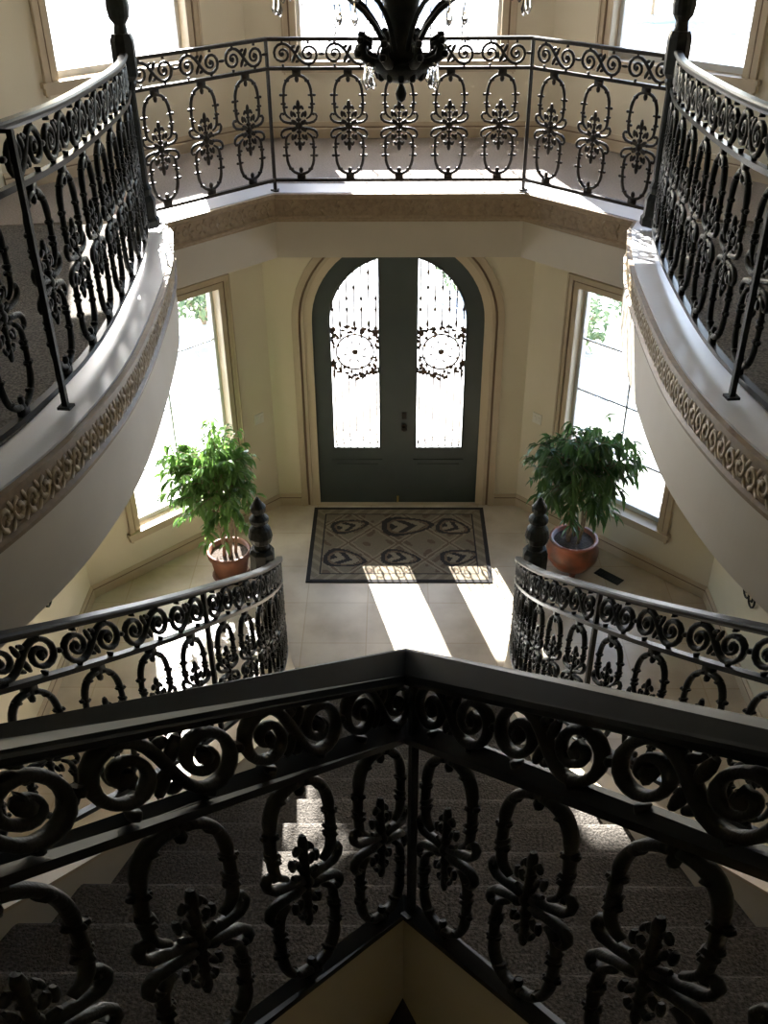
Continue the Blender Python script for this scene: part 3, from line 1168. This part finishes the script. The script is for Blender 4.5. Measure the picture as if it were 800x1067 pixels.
# wedge between the two upper flights: inner walls, kerb and the dark floor below
ZW = 2.81
VE = 0.86       # half width where the wedge leaves the picture
apex_z = 3.355


def v_pt(L, sd, dz=0.0):
    return (sd * L, V0 - VLEG[sd][0] * L, apex_z + VLEG[sd][1] * L + dz)


wk = MB()
for sd in (-1, 1):
    a, c = v_pt(0, sd), v_pt(VE, sd)
    d = Vector((c[0] - a[0], c[1] - a[1])).normalized()
    nx, ny = sd * abs(d.y) * 0.03, abs(d.x) * 0.03
    top = 0.0
    vs = [(a[0], a[1], ZW - 0.1), (c[0], c[1], ZW - 0.1), (c[0] + nx, c[1] + ny, ZW - 0.1), (0, V0 + 0.06, ZW - 0.1)]
    vs += [(a[0], a[1], a[2]), (c[0], c[1], c[2]), (c[0] + nx, c[1] + ny, c[2]), (0, V0 + 0.06, a[2])]
    fs = [(0, 1, 2, 3), (7, 6, 5, 4), (0, 4, 5, 1), (1, 5, 6, 2), (2, 6, 7, 3), (3, 7, 4, 0)]
    wk.add(vs, fs if sd > 0 else [f[::-1] for f in fs])
structure(wk.build('wall_wedge', M['wall']))
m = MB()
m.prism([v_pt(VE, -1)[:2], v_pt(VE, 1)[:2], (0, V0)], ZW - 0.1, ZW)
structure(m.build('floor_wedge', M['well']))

# ------------------------------------------------------------------ railings
# foreground: a V over the wedge
VH = 1.135
ve = VE
v_path = Path([v_pt(ve, -1, VH), v_pt(0, 1, VH), v_pt(ve, 1, VH)], smooth=False)
half = v_path.L / 2
nv = 4
railing('stair_railing', 'black V-shaped iron railing in the foreground, pointing towards the front door', v_path,
        [(half - 1.61, half - 0.01, nv), (half + 0.01, half + 1.61, nv)], (0, V0, apex_z), h=VH, band=0.27, fine=True, r=0.0155, hw=0.125,
        posts=[(half, 0.0)], rail_hw=0.032, rail_h=0.038)

# bridge railing
b_rail = Path([(x * (0.985 if abs(x) < 1.5 else 1.0), y + 0.05, ZB + 1.12) for x, y in BR], smooth=False)
SL = math.hypot(b_rail.P[1][0] - b_rail.P[0][0], b_rail.P[1][1] - b_rail.P[0][1])
CL = b_rail.P[2][0] - b_rail.P[1][0]
railing('bridge_railing', 'slender bronzed iron railing across the bridge above the front door', b_rail,
        [(0.03, SL - 0.02, 3), (SL + 0.02, SL + CL - 0.02, 5), (SL + CL + 0.02, 2 * SL + CL - 0.03, 3)], (0, 8.1, ZB),
        h=1.045, band=0.215, r=0.0105, hw=0.105, posts=[(SL, 0.075), (SL + CL, 0.075)], mi='bronze', rail='bronze', rail_hw=0.024, rail_h=0.026)

# galleries
for sd, pth, nm in ((-1, gl_rail, 'left'), (1, gr_rail, 'right')):
    railing('gallery_railing', 'black iron railing curving along the upper gallery on the %s' % nm, pth,
            [(0.10, 3.22, 8), (3.26, 6.2, 7)], (sd * 1.78, 6.98, 4.2), h=GH - 0.05, band=0.24, r=0.0135, hw=0.11,
            posts=[(3.24 if sd < 0 else 3.14, 0.05)], post_n=-sd * 0.06 * (1 if sd < 0 else 1), newel=((sd * 1.78, 6.98, 4.19), 1.14, 1.86, 0.062), ends=(0.03, 6.2))

# lower flight
NW = (-1.23, 7.28)
LR = [(-1.19, 7.22, 1.06), (-1.05, 7.0, 1.24), (-0.98, 6.6, 1.58), (-0.92, 6.1, 1.92), (-0.86, 5.4, 2.40), (-0.86, 4.8, 2.79), (-0.92, 4.2, 3.18), (-1.05, 3.5, 3.62), (-1.26, 2.8, 4.06), (-1.50, 2.2, 4.44), (-1.80, 1.65, 4.80), (-2.15, 1.2, 5.1)]
for sd, nm, pl in ((-1, 'left', 'left potted plant'), (1, 'right', 'right potted plant')):
    pts = LR if sd < 0 else mirror(LR)
    pth = Path(pts)
    railing('stair_railing', 'black iron railing with turned newel post lining the lower stairs on the %s' % nm, pth,
            [(0.08, 3.4, 9), (3.44, 6.4, 8)], (sd * 1.23, 7.28, 0.0), h=1.0, band=0.24, r=0.0135, hw=0.11, posts=[(3.42, 0.05)],
            newel=((sd * 1.23, 7.28, 0.0), 1.08, 1.72, 0.092), ends=(0.0, 6.45))

# ------------------------------------------------------------------ rug
def rug():
    nx, ny = 132, 94
    w, d = 1.96, 1.42
    mb = MB()
    vs = []
    for j in range(ny + 1):
        for i in range(nx + 1):
            vs.append((w * (i / nx - 0.5), d * (j / ny - 0.5), 0.012))
    fs, mis = [], []
    for j in range(ny):
        for i in range(nx):
            x = w * ((i + .5) / nx - 0.5)
            y = d * ((j + .5) / ny - 0.5)
            ex, ey = w / 2 - abs(x), d / 2 - abs(y)
            e = min(ex, ey)
            if e < 0.045:
                c = 0
            elif e < 0.13:
                t = (x + y if ex < ey else x - y) * 26
                c = 3 if math.sin(t * 1.5) > 0.35 else 1
            elif e < 0.145:
                c = 0
            else:
                # faint lattice under large leaf medallions
                u = (x / 0.56 + y / 0.62)
                v = (x / 0.56 - y / 0.62)
                fu, fv = u - math.floor(u) - 0.5, v - math.floor(v) - 0.5
                r = max(abs(fu), abs(fv))
                c = 1
                if r > 0.47:
                    c = 4
                elif r > 0.42:
                    c = 3
                elif math.sin(x * 21 + 2 * math.sin(y * 9)) * math.sin(y * 17 + 2 * math.sin(x * 7)) > 0.55:
                    c = 2
                for mx, my, rx, ry, an in ((-0.58, -0.30, 0.24, 0.15, -0.25), (0.10, 0.33, 0.30, 0.17, 0.1), (-0.55, 0.33, 0.22, 0.12, 0.3),
                                           (0.62, 0.30, 0.20, 0.14, -0.4), (0.66, -0.26, 0.22, 0.13, 0.3), (0.02, -0.28, 0.22, 0.13, -0.2)):
                    dx, dy = x - mx, y - my
                    ca_, sa_ = math.cos(an), math.sin(an)
                    px_, py_ = (dx * ca_ + dy * sa_) / rx, (-dx * sa_ + dy * ca_) / ry
                    q = math.hypot(px_, py_ * (1 + 0.45 * px_))
                    if q < 1.0:
                        if q > 0.80:
                            c = 0
                        elif q > 0.68:
                            c = 4
                        else:
                            c = 0 if math.sin(px_ * 9 + abs(py_) * 6) > 0.1 else 3
            fs.append((j * (nx + 1) + i, j * (nx + 1) + i + 1, (j + 1) * (nx + 1) + i + 1, (j + 1) * (nx + 1) + i))
            mis.append(c)
    mb.v, mb.f, mb.mi = vs, fs, mis
    # edge
    o = len(mb.v)
    mb.box((-w / 2, -d / 2, 0.0), (w / 2, d / 2, 0.0119), 0)
    cols = [(0.030, 0.028, 0.028), (0.15, 0.125, 0.09), (0.10, 0.075, 0.055), (0.20, 0.17, 0.125), (0.115, 0.085, 0.06)]
    ms = [mat('rug_yarn', c, 0.95, color2=tuple(q * 1.25 for q in c), scale=120, spec=0.1) for c in cols]
    ob = mb.build('rug', ms)
    ob.location = (0.012, 9.00, 0.0)
    return tag(ob, 'dark patterned rug with diamond figures in front of the double door', 'rug')


rug()


# ------------------------------------------------------------------ potted plants
def leaf_blade(mb, base, d, length, width, droop, rnd):
    """A folded lance-shaped leaf that leaves base along d and droops."""
    d = d.normalized()
    side = d.cross(Vector((0, 0, 1)))
    if side.length < 0.05:
        side = Vector((1, 0, 0))
    side.normalize()
    side = (side + Vector((rnd.uniform(-.4, .4), rnd.uniform(-.4, .4), rnd.uniform(-.4, .4)))).normalized()
    pts = []
    p = base.copy()
    dd = d.copy()
    N = 4
    for i in range(N + 1):
        pts.append((p.copy(), side))
        dd = (dd + Vector((0, 0, -droop / N))).normalized()
        p = p + dd * (length / N)
    ws = [0.12, 0.85, 1.0, 0.6, 0.0]
    vs, fs = [], []
    for (q, s), k in zip(pts, ws):
        up = Vector((0, 0, 0.25 * width * k))
        vs += [q - s * width * 0.5 * k + up, q.copy(), q + s * width * 0.5 * k + up]
    for i in range(N):
        a = i * 3
        fs += [(a, a + 1, a + 4, a + 3), (a + 1, a + 2, a + 5, a + 4)]
    mb.add(vs, fs)


def plant(loc, label, pot_prof, pot_mat, soil_z, soil_r, crown, n_br, lf, leafm, seed, feet=False, saucer=None):
    rnd = random.Random(seed)
    t = thing('potted_ficus', label, 'plant', loc)
    b = MB()
    b.lathe(pot_prof, 28)
    pot = b.build('pot', pot_mat, t, True)
    if feet:
        for k in range(3):
            a = 2 * PI * k / 3 + 0.5
            f = MB()
            f.lathe([(0.026, 0), (0.034, 0.02), (0.028, 0.05), (0.04, 0.075)], 10, (0.15 * math.cos(a), 0.15 * math.sin(a), 0))
            f.build('foot', pot_mat, pot, True)
    if saucer:
        b = MB()
        b.lathe([(saucer * 0.86, 0), (saucer, 0.03), (saucer * 0.97, 0.034), (saucer * 0.85, 0.012)], 24)
        b.build('saucer', pot_mat, t, True)
    b = MB()
    b.lathe([(0.02, soil_z - 0.03), (soil_r, soil_z - 0.03), (soil_r, soil_z), (0.02, soil_z + 0.012)], 20)
    b.build('soil', M['soil'], t)
    cz, crx, cry, crz, cox = crown
    tips = []
    stems = 5
    fol = MB()
    for k in range(stems):
        a = 2 * PI * k / stems + rnd.uniform(-.3, .3)
        b = MB()
        p0 = Vector((0.07 * math.cos(a), 0.07 * math.sin(a), soil_z))
        p1 = Vector((0.10 * math.cos(a + .6), 0.10 * math.sin(a + .6), (soil_z + cz) * 0.5))
        p2 = Vector((0.14 * math.cos(a + 1.0), 0.14 * math.sin(a + 1.0), cz + crz * 0.3))
        pts = [p0, (p0 + p1) / 2 + Vector((0.01, 0, 0)), p1, (p1 + p2) / 2, p2]
        b.tube(pts, [0.017, 0.015, 0.013, 0.010, 0.006], 7)
        for q in range(n_br // stems):
            s = rnd.uniform(0.35, 1.0)
            base = p1.lerp(p2, s)
            u = Vector((rnd.gauss(0, 1), rnd.gauss(0, 1), rnd.gauss(0.25, 0.8))).normalized()
            rr = rnd.uniform(0.55, 1.0)
            tip = Vector((cox + u.x * crx * rr, u.y * cry * rr, cz + u.z * crz * rr))
            midp = base.lerp(tip, 0.55) + Vector((0, 0, 0.10))
            br = []
            for i in range(7):
                tt = i / 6
                br.append(base * (1 - tt) ** 2 + midp * 2 * tt * (1 - tt) + tip * tt * tt)
            b.tube(br, [0.006, 0.0055, 0.005, 0.0045, 0.004, 0.003, 0.002], 5)
            for i in range(lf):
                tt = rnd.uniform(0.30, 1.0)
                k2 = min(5, int(tt * 6))
                pos = br[k2].lerp(br[k2 + 1], tt * 6 - k2 if tt < 1 else 1)
                out = Vector((tip.x - base.x, tip.y - base.y, 0)).normalized() if (tip - base).length > 0 else Vector((1, 0, 0))
                d = Vector((out.x * 0.6 + rnd.gauss(0, .6), out.y * 0.6 + rnd.gauss(0, .6), rnd.uniform(-.35, .35)))
                leaf_blade(fol, pos, d, leafm[1] * rnd.uniform(.7, 1.15), leafm[2] * rnd.uniform(.8, 1.15), leafm[3] * rnd.uniform(.7, 1.4), rnd)
        b.build('stem', M['bark'], t, True)
    fol.build('foliage', leafm[0], t)
    return t


plant((-1.76, 8.42, 0.0), 'bushy green ficus in a plain terracotta pot by the left window',
      [(0.145, 0.012), (0.165, 0.05), (0.205, 0.27), (0.225, 0.275), (0.228, 0.34), (0.205, 0.34), (0.195, 0.28), (0.02, 0.27)], M['terracotta'], 0.29, 0.195,
      (1.16, 0.56, 0.50, 0.74, -0.12), 130, 20, (M['leaf'], 0.13, 0.042, 1.4), 11, saucer=0.20)
plant((1.83, 8.52, 0.0), 'drooping long-leaved ficus in a rounded mottled pot by the right window',
      [(0.13, 0.07), (0.20, 0.10), (0.265, 0.20), (0.275, 0.28), (0.235, 0.36), (0.225, 0.385), (0.255, 0.41), (0.25, 0.425), (0.215, 0.42), (0.205, 0.37), (0.02, 0.36)], M['glaze'], 0.385, 0.205,
      (1.18, 0.62, 0.52, 0.68, 0.0), 110, 19, (M['leaf_dark'], 0.19, 0.040, 1.7), 23, feet=True)

# ------------------------------------------------------------------ chandelier
CH = Vector((0.0, 5.5, 0.0))


def chandelier():
    t = thing('chandelier', 'dark iron chandelier with scrolled arms and hanging crystals', 'chandelier', (CH.x, CH.y, ZC))
    org = (CH.x, CH.y, 0)

    def put(mb, nm, m, par=None, smooth=True):
        mb.v = [(x + CH.x, y + CH.y, z) for x, y, z in mb.v]
        return mb.build(nm, m, par or t, smooth, (CH.x, CH.y, ZC)) if par is None else mb.build(nm, m, par, smooth, (CH.x, CH.y, ZC))
    b = MB()
    b.lathe([(0.004, 5.30), (0.022, 5.315), (0.030, 5.345), (0.020, 5.375), (0.010, 5.39), (0.014, 5.40)], 14)
    put(b, 'finial', M['iron'])
    b = MB()
    b.lathe([(0.012, 5.395), (0.06, 5.405), (0.115, 5.43), (0.150, 5.475), (0.160, 5.51), (0.150, 5.515), (0.10, 5.50), (0.07, 5.53)], 20)
    for k in range(12):       # gadroons
        a = 2 * PI * k / 12
        b.blob((0.115 * math.cos(a), 0.115 * math.sin(a), 5.455), (0.022, 0.022, 0.045), 6, 5)
    put(b, 'bowl', M['iron'])
    b = MB()
    b.lathe([(0.075, 5.50), (0.095, 5.55), (0.06, 5.60), (0.05, 5.66), (0.085, 5.74), (0.095, 5.83), (0.06, 5.93), (0.035, 5.97), (0.05, 6.02), (0.05, 6.1), (0.02, 6.14), (0.012, 6.3)], 16)
    put(b, 'column', M['iron'])
    b = MB()
    z = 6.28
    i = 0
    while z < ZC - 0.06:
        ring = []
        for k in range(10):
            a = 2 * PI * k / 10
            q = (0.018 * math.cos(a), 0.0, z + 0.03 * math.sin(a)) if i % 2 else (0.0, 0.018 * math.cos(a), z + 0.03 * math.sin(a))
            ring.append(q)
        b.tube(ring, 0.004, 5, closed=True)
        z += 0.046
        i += 1
    put(b, 'chain', M['iron'])
    b = MB()
    b.lathe([(0.015, ZC - 0.07), (0.03, ZC - 0.06), (0.07, ZC - 0.03), (0.08, ZC)], 18)
    put(b, 'canopy', M['iron'])

    def drop(mb, x, y, z, L):
        mb.lathe([(0.002, z), (0.009, z - L * 0.45), (0.016, z - L * 0.70), (0.010, z - L * 0.90), (0.002, z - L)], 6, (x, y, 0))
        mb.blob((x, y, z + 0.012), (0.010, 0.010, 0.010), 6, 4)
    n = 8
    for k in range(n):
        a = 2 * PI * (k + 0.5) / n
        ca, sa = math.cos(a), math.sin(a)
        b = MB()
        prof = [(0.07, 5.54), (0.10, 5.60), (0.14, 5.67), (0.20, 5.74), (0.28, 5.80), (0.37, 5.84), (0.46, 5.85), (0.55, 5.83), (0.62, 5.85), (0.645, 5.92), (0.64, 5.97)]
        b.tube([(r * ca, r * sa, z) for r, z in prof], [0.014, 0.014, 0.013, 0.013, 0.012, 0.012, 0.011, 0.011, 0.011, 0.012, 0.014], 8)
        # curled leaf where the arm leaves the bowl
        cp = [(0.13, 5.50), (0.17, 5.51), (0.205, 5.535), (0.215, 5.575), (0.195, 5.60), (0.17, 5.59), (0.168, 5.565)]
        b.tube([(r * ca, r * sa, z) for r, z in cp], [0.022, 0.026, 0.024, 0.022, 0.018, 0.014, 0.012], 7)
        for (r, z) in ((0.235, 5.55), (0.22, 5.61)):
            b.blob((r * ca, r * sa, z), (0.020, 0.020, 0.020), 6, 4)
        arm = put(b, 'arm', M['iron'])
        c = MB()
        c.lathe([(0.012, 5.96), (0.055, 5.98), (0.06, 5.992), (0.022, 5.99), (0.022, 6.02)], 14, (0.64 * ca, 0.64 * sa, 0))
        put(c, 'drip_pan', M['iron'], arm)
        c = MB()
        c.lathe([(0.012, 6.01), (0.012, 6.11), (0.009, 6.115)], 12, (0.64 * ca, 0.64 * sa, 0))
        put(c, 'candle_sleeve', M['candle'], arm)
        for q in range(3 if abs(ca) > 0.6 else 0):
            c = MB()
            aa = a + (q - 1) * 0.16
            drop(c, 0.19 * math.cos(aa), 0.19 * math.sin(aa), 5.49 - 0.015 * (q == 1), 0.10)
            drop(c, 0.17 * math.cos(aa + .05), 0.17 * math.sin(aa + .05), 5.45, 0.07)
            put(c, 'crystal_drop', M['crystal'], arm, False)
        for q in range(2):
            c = MB()
            aa = a + (q - 0.5) * 0.12
            drop(c, 0.64 * math.cos(aa), 0.64 * math.sin(aa), 5.84, 0.10)
            c.tube([(0.64 * math.cos(aa), 0.64 * math.sin(aa), 5.85), (0.64 * math.cos(aa), 0.64 * math.sin(aa), 5.97)], 0.002, 4)
            put(c, 'crystal_drop', M['crystal'], arm, False)
    return t


chandelier()

# ------------------------------------------------------------------ small fittings
def on_wall(mb, name, m, wall, label, cat):
    o = mb.build(name, m, None, False, None, wall.mapf)
    return tag(o, label, cat)


for wall, u, nm in ((wall_l, LW - 0.20, 'left'), (wall_r, 0.20, 'right')):
    b = MB()
    b.box((u - 0.06, -0.008, 1.15), (u + 0.06, 0.0, 1.27))
    o = on_wall(b, 'light_switch', M['plate'], wall, 'cream switch plate on the wall between the front door and the %s window' % nm, 'switch')
    for k in (-0.025, 0.025):
        c = MB()
        c.box((u + k - 0.014, -0.014, 1.185), (u + k + 0.014, -0.008, 1.235))
        c.build('rocker', M['plate'], o, False, None, wall.mapf)

# iron scroll brackets on the side walls
for wall, u, nm in ((wall_sl, wall_sl.L - (YC - 7.0), 'left'), (wall_sr, YC - 7.0, 'right')):
    b = MB()
    b.box((u - 0.09, -0.012, 0.89), (u + 0.09, 0.0, 1.29))
    for sx in (-1, 1):
        b.tube([(u + sx * 0.06 + p[0] * sx, -0.03, p[2]) for p in spiral((0, 0.87), 0.10, 0.02, PI / 2, -1.5, 18)], 0.010, 6)
    b.tube([(u, -0.01, 1.08), (u, -0.10, 1.03), (u, -0.16, 1.10), (u, -0.16, 1.18)], 0.012, 6)
    on_wall(b, 'wall_bracket', M['iron'], wall, 'black scrolled iron bracket on the %s foyer wall under the gallery' % nm, 'bracket')

b = MB()
b.box((-0.15, -0.06, 0.0), (0.15, 0.06, 0.006))
o = b.build('floor_vent', M['iron'])
c = MB()
for k in range(9):
    c.box((-0.13 + k * 0.03, -0.045, 0.006), (-0.118 + k * 0.03, 0.045, 0.011))
c.build('louvre', M['iron'], o)
o.location = (2.22, 8.40, 0)
o.rotation_euler = (0, 0, -PI / 4)
tag(o, 'dark metal floor vent beside the mottled plant pot', 'vent')

# ------------------------------------------------------------------ outdoors
b = MB()
N = 40
for j in range(N):
    pass
b.box((-70, YB + WT, -0.35), (70, 120, -0.15))
b.box((-70, -60, -0.35), (70, YB + WT, -0.25))
structure(b.build('ground', M['ground']), 'pale sunlit paving and gravel outside')
b = MB()
vs, fs = [], []
for i in range(41):
    x = -100 + 5 * i
    hgt = 5.5 + 2.2 * math.sin(i * 0.7) + 1.4 * math.sin(i * 1.9 + 1)
    vs += [(x, 100, -0.3), (x, 118, hgt), (x, 130, -0.3)]
for i in range(40):
    a = i * 3
    fs += [(a, a + 1, a + 4, a + 3)[::-1], (a + 1, a + 2, a + 5, a + 4)[::-1]]
b.add(vs, fs)
structure(b.build('hills', M['hill']), 'hazy hills far outside')
b = MB()
b.box((-1.9, YB + WT, 3.50), (1.9, 12.9, 3.73))
b.box((-1.9, 12.6, 0.0), (-1.6, 12.9, 3.50))
b.box((1.6, 12.6, 0.0), (1.9, 12.9, 3.50))
b.box((-1.9, YB + WT, -0.15), (1.9, 12.9, 0.0))
structure(b.build('porch', M['stone']), 'stone porch outside the front door')


def shrub(loc, r, hgt, label, seed, trunk=0.0, n=420, name='shrub'):
    rnd = random.Random(seed)
    t = thing(name, label, 'shrub' if name == 'shrub' else 'tree', loc)
    b = MB()
    for k in range(4):
        a = 2 * PI * k / 4 + rnd.random()
        b.tube([(0, 0, 0), (0.06 * math.cos(a), 0.06 * math.sin(a), trunk + hgt * 0.2), (r * 0.5 * math.cos(a), r * 0.5 * math.sin(a), trunk + hgt * 0.6)], [0.04 + trunk * .05, 0.03 + trunk * .03, 0.012], 6)
    b.build('trunk', M['bark'], t)
    f = MB()
    for i in range(n):
        u = Vector((rnd.gauss(0, 1), rnd.gauss(0, 1), rnd.gauss(0, 1))).normalized() * (rnd.random() ** 0.4)
        c = Vector((u.x * r, u.y * r, trunk + hgt * 0.55 + u.z * hgt * 0.45))
        d = Vector((rnd.gauss(0, 1), rnd.gauss(0, 1), rnd.gauss(0, .5)))
        leaf_blade(f, c, d, r * 0.28, r * 0.12, 0.6, rnd)
    f.build('foliage', M['hedge'], t)
    return t


shrub((2.75, 14.4, -0.15), 0.55, 1.0, 'grey-green shrub outside the lower right window', 1)
shrub((4.0, 15.6, -0.15), 0.5, 0.7, 'low shrub farther right outside the lower right window', 2)
shrub((-3.2, 15.5, -0.15), 0.6, 0.9, 'shrub outside the lower left window', 3)
shrub((1.1, 17.0, -0.15), 0.5, 1.1, 'dark shrub seen through the right door pane', 4)
shrub((-1.6, 60, -0.15), 3.0, 3.2, 'distant tree left in the middle upper window', 5, 1.5, 500, 'tree')
shrub((12.0, 52, -0.15), 2.5, 2.4, 'distant tree in the upper right window', 6, 1.0, 500, 'tree')
shrub((8.5, 60, -0.15), 2.5, 2.2, 'distant low tree left in the upper right window', 7, 0.8, 400, 'tree')
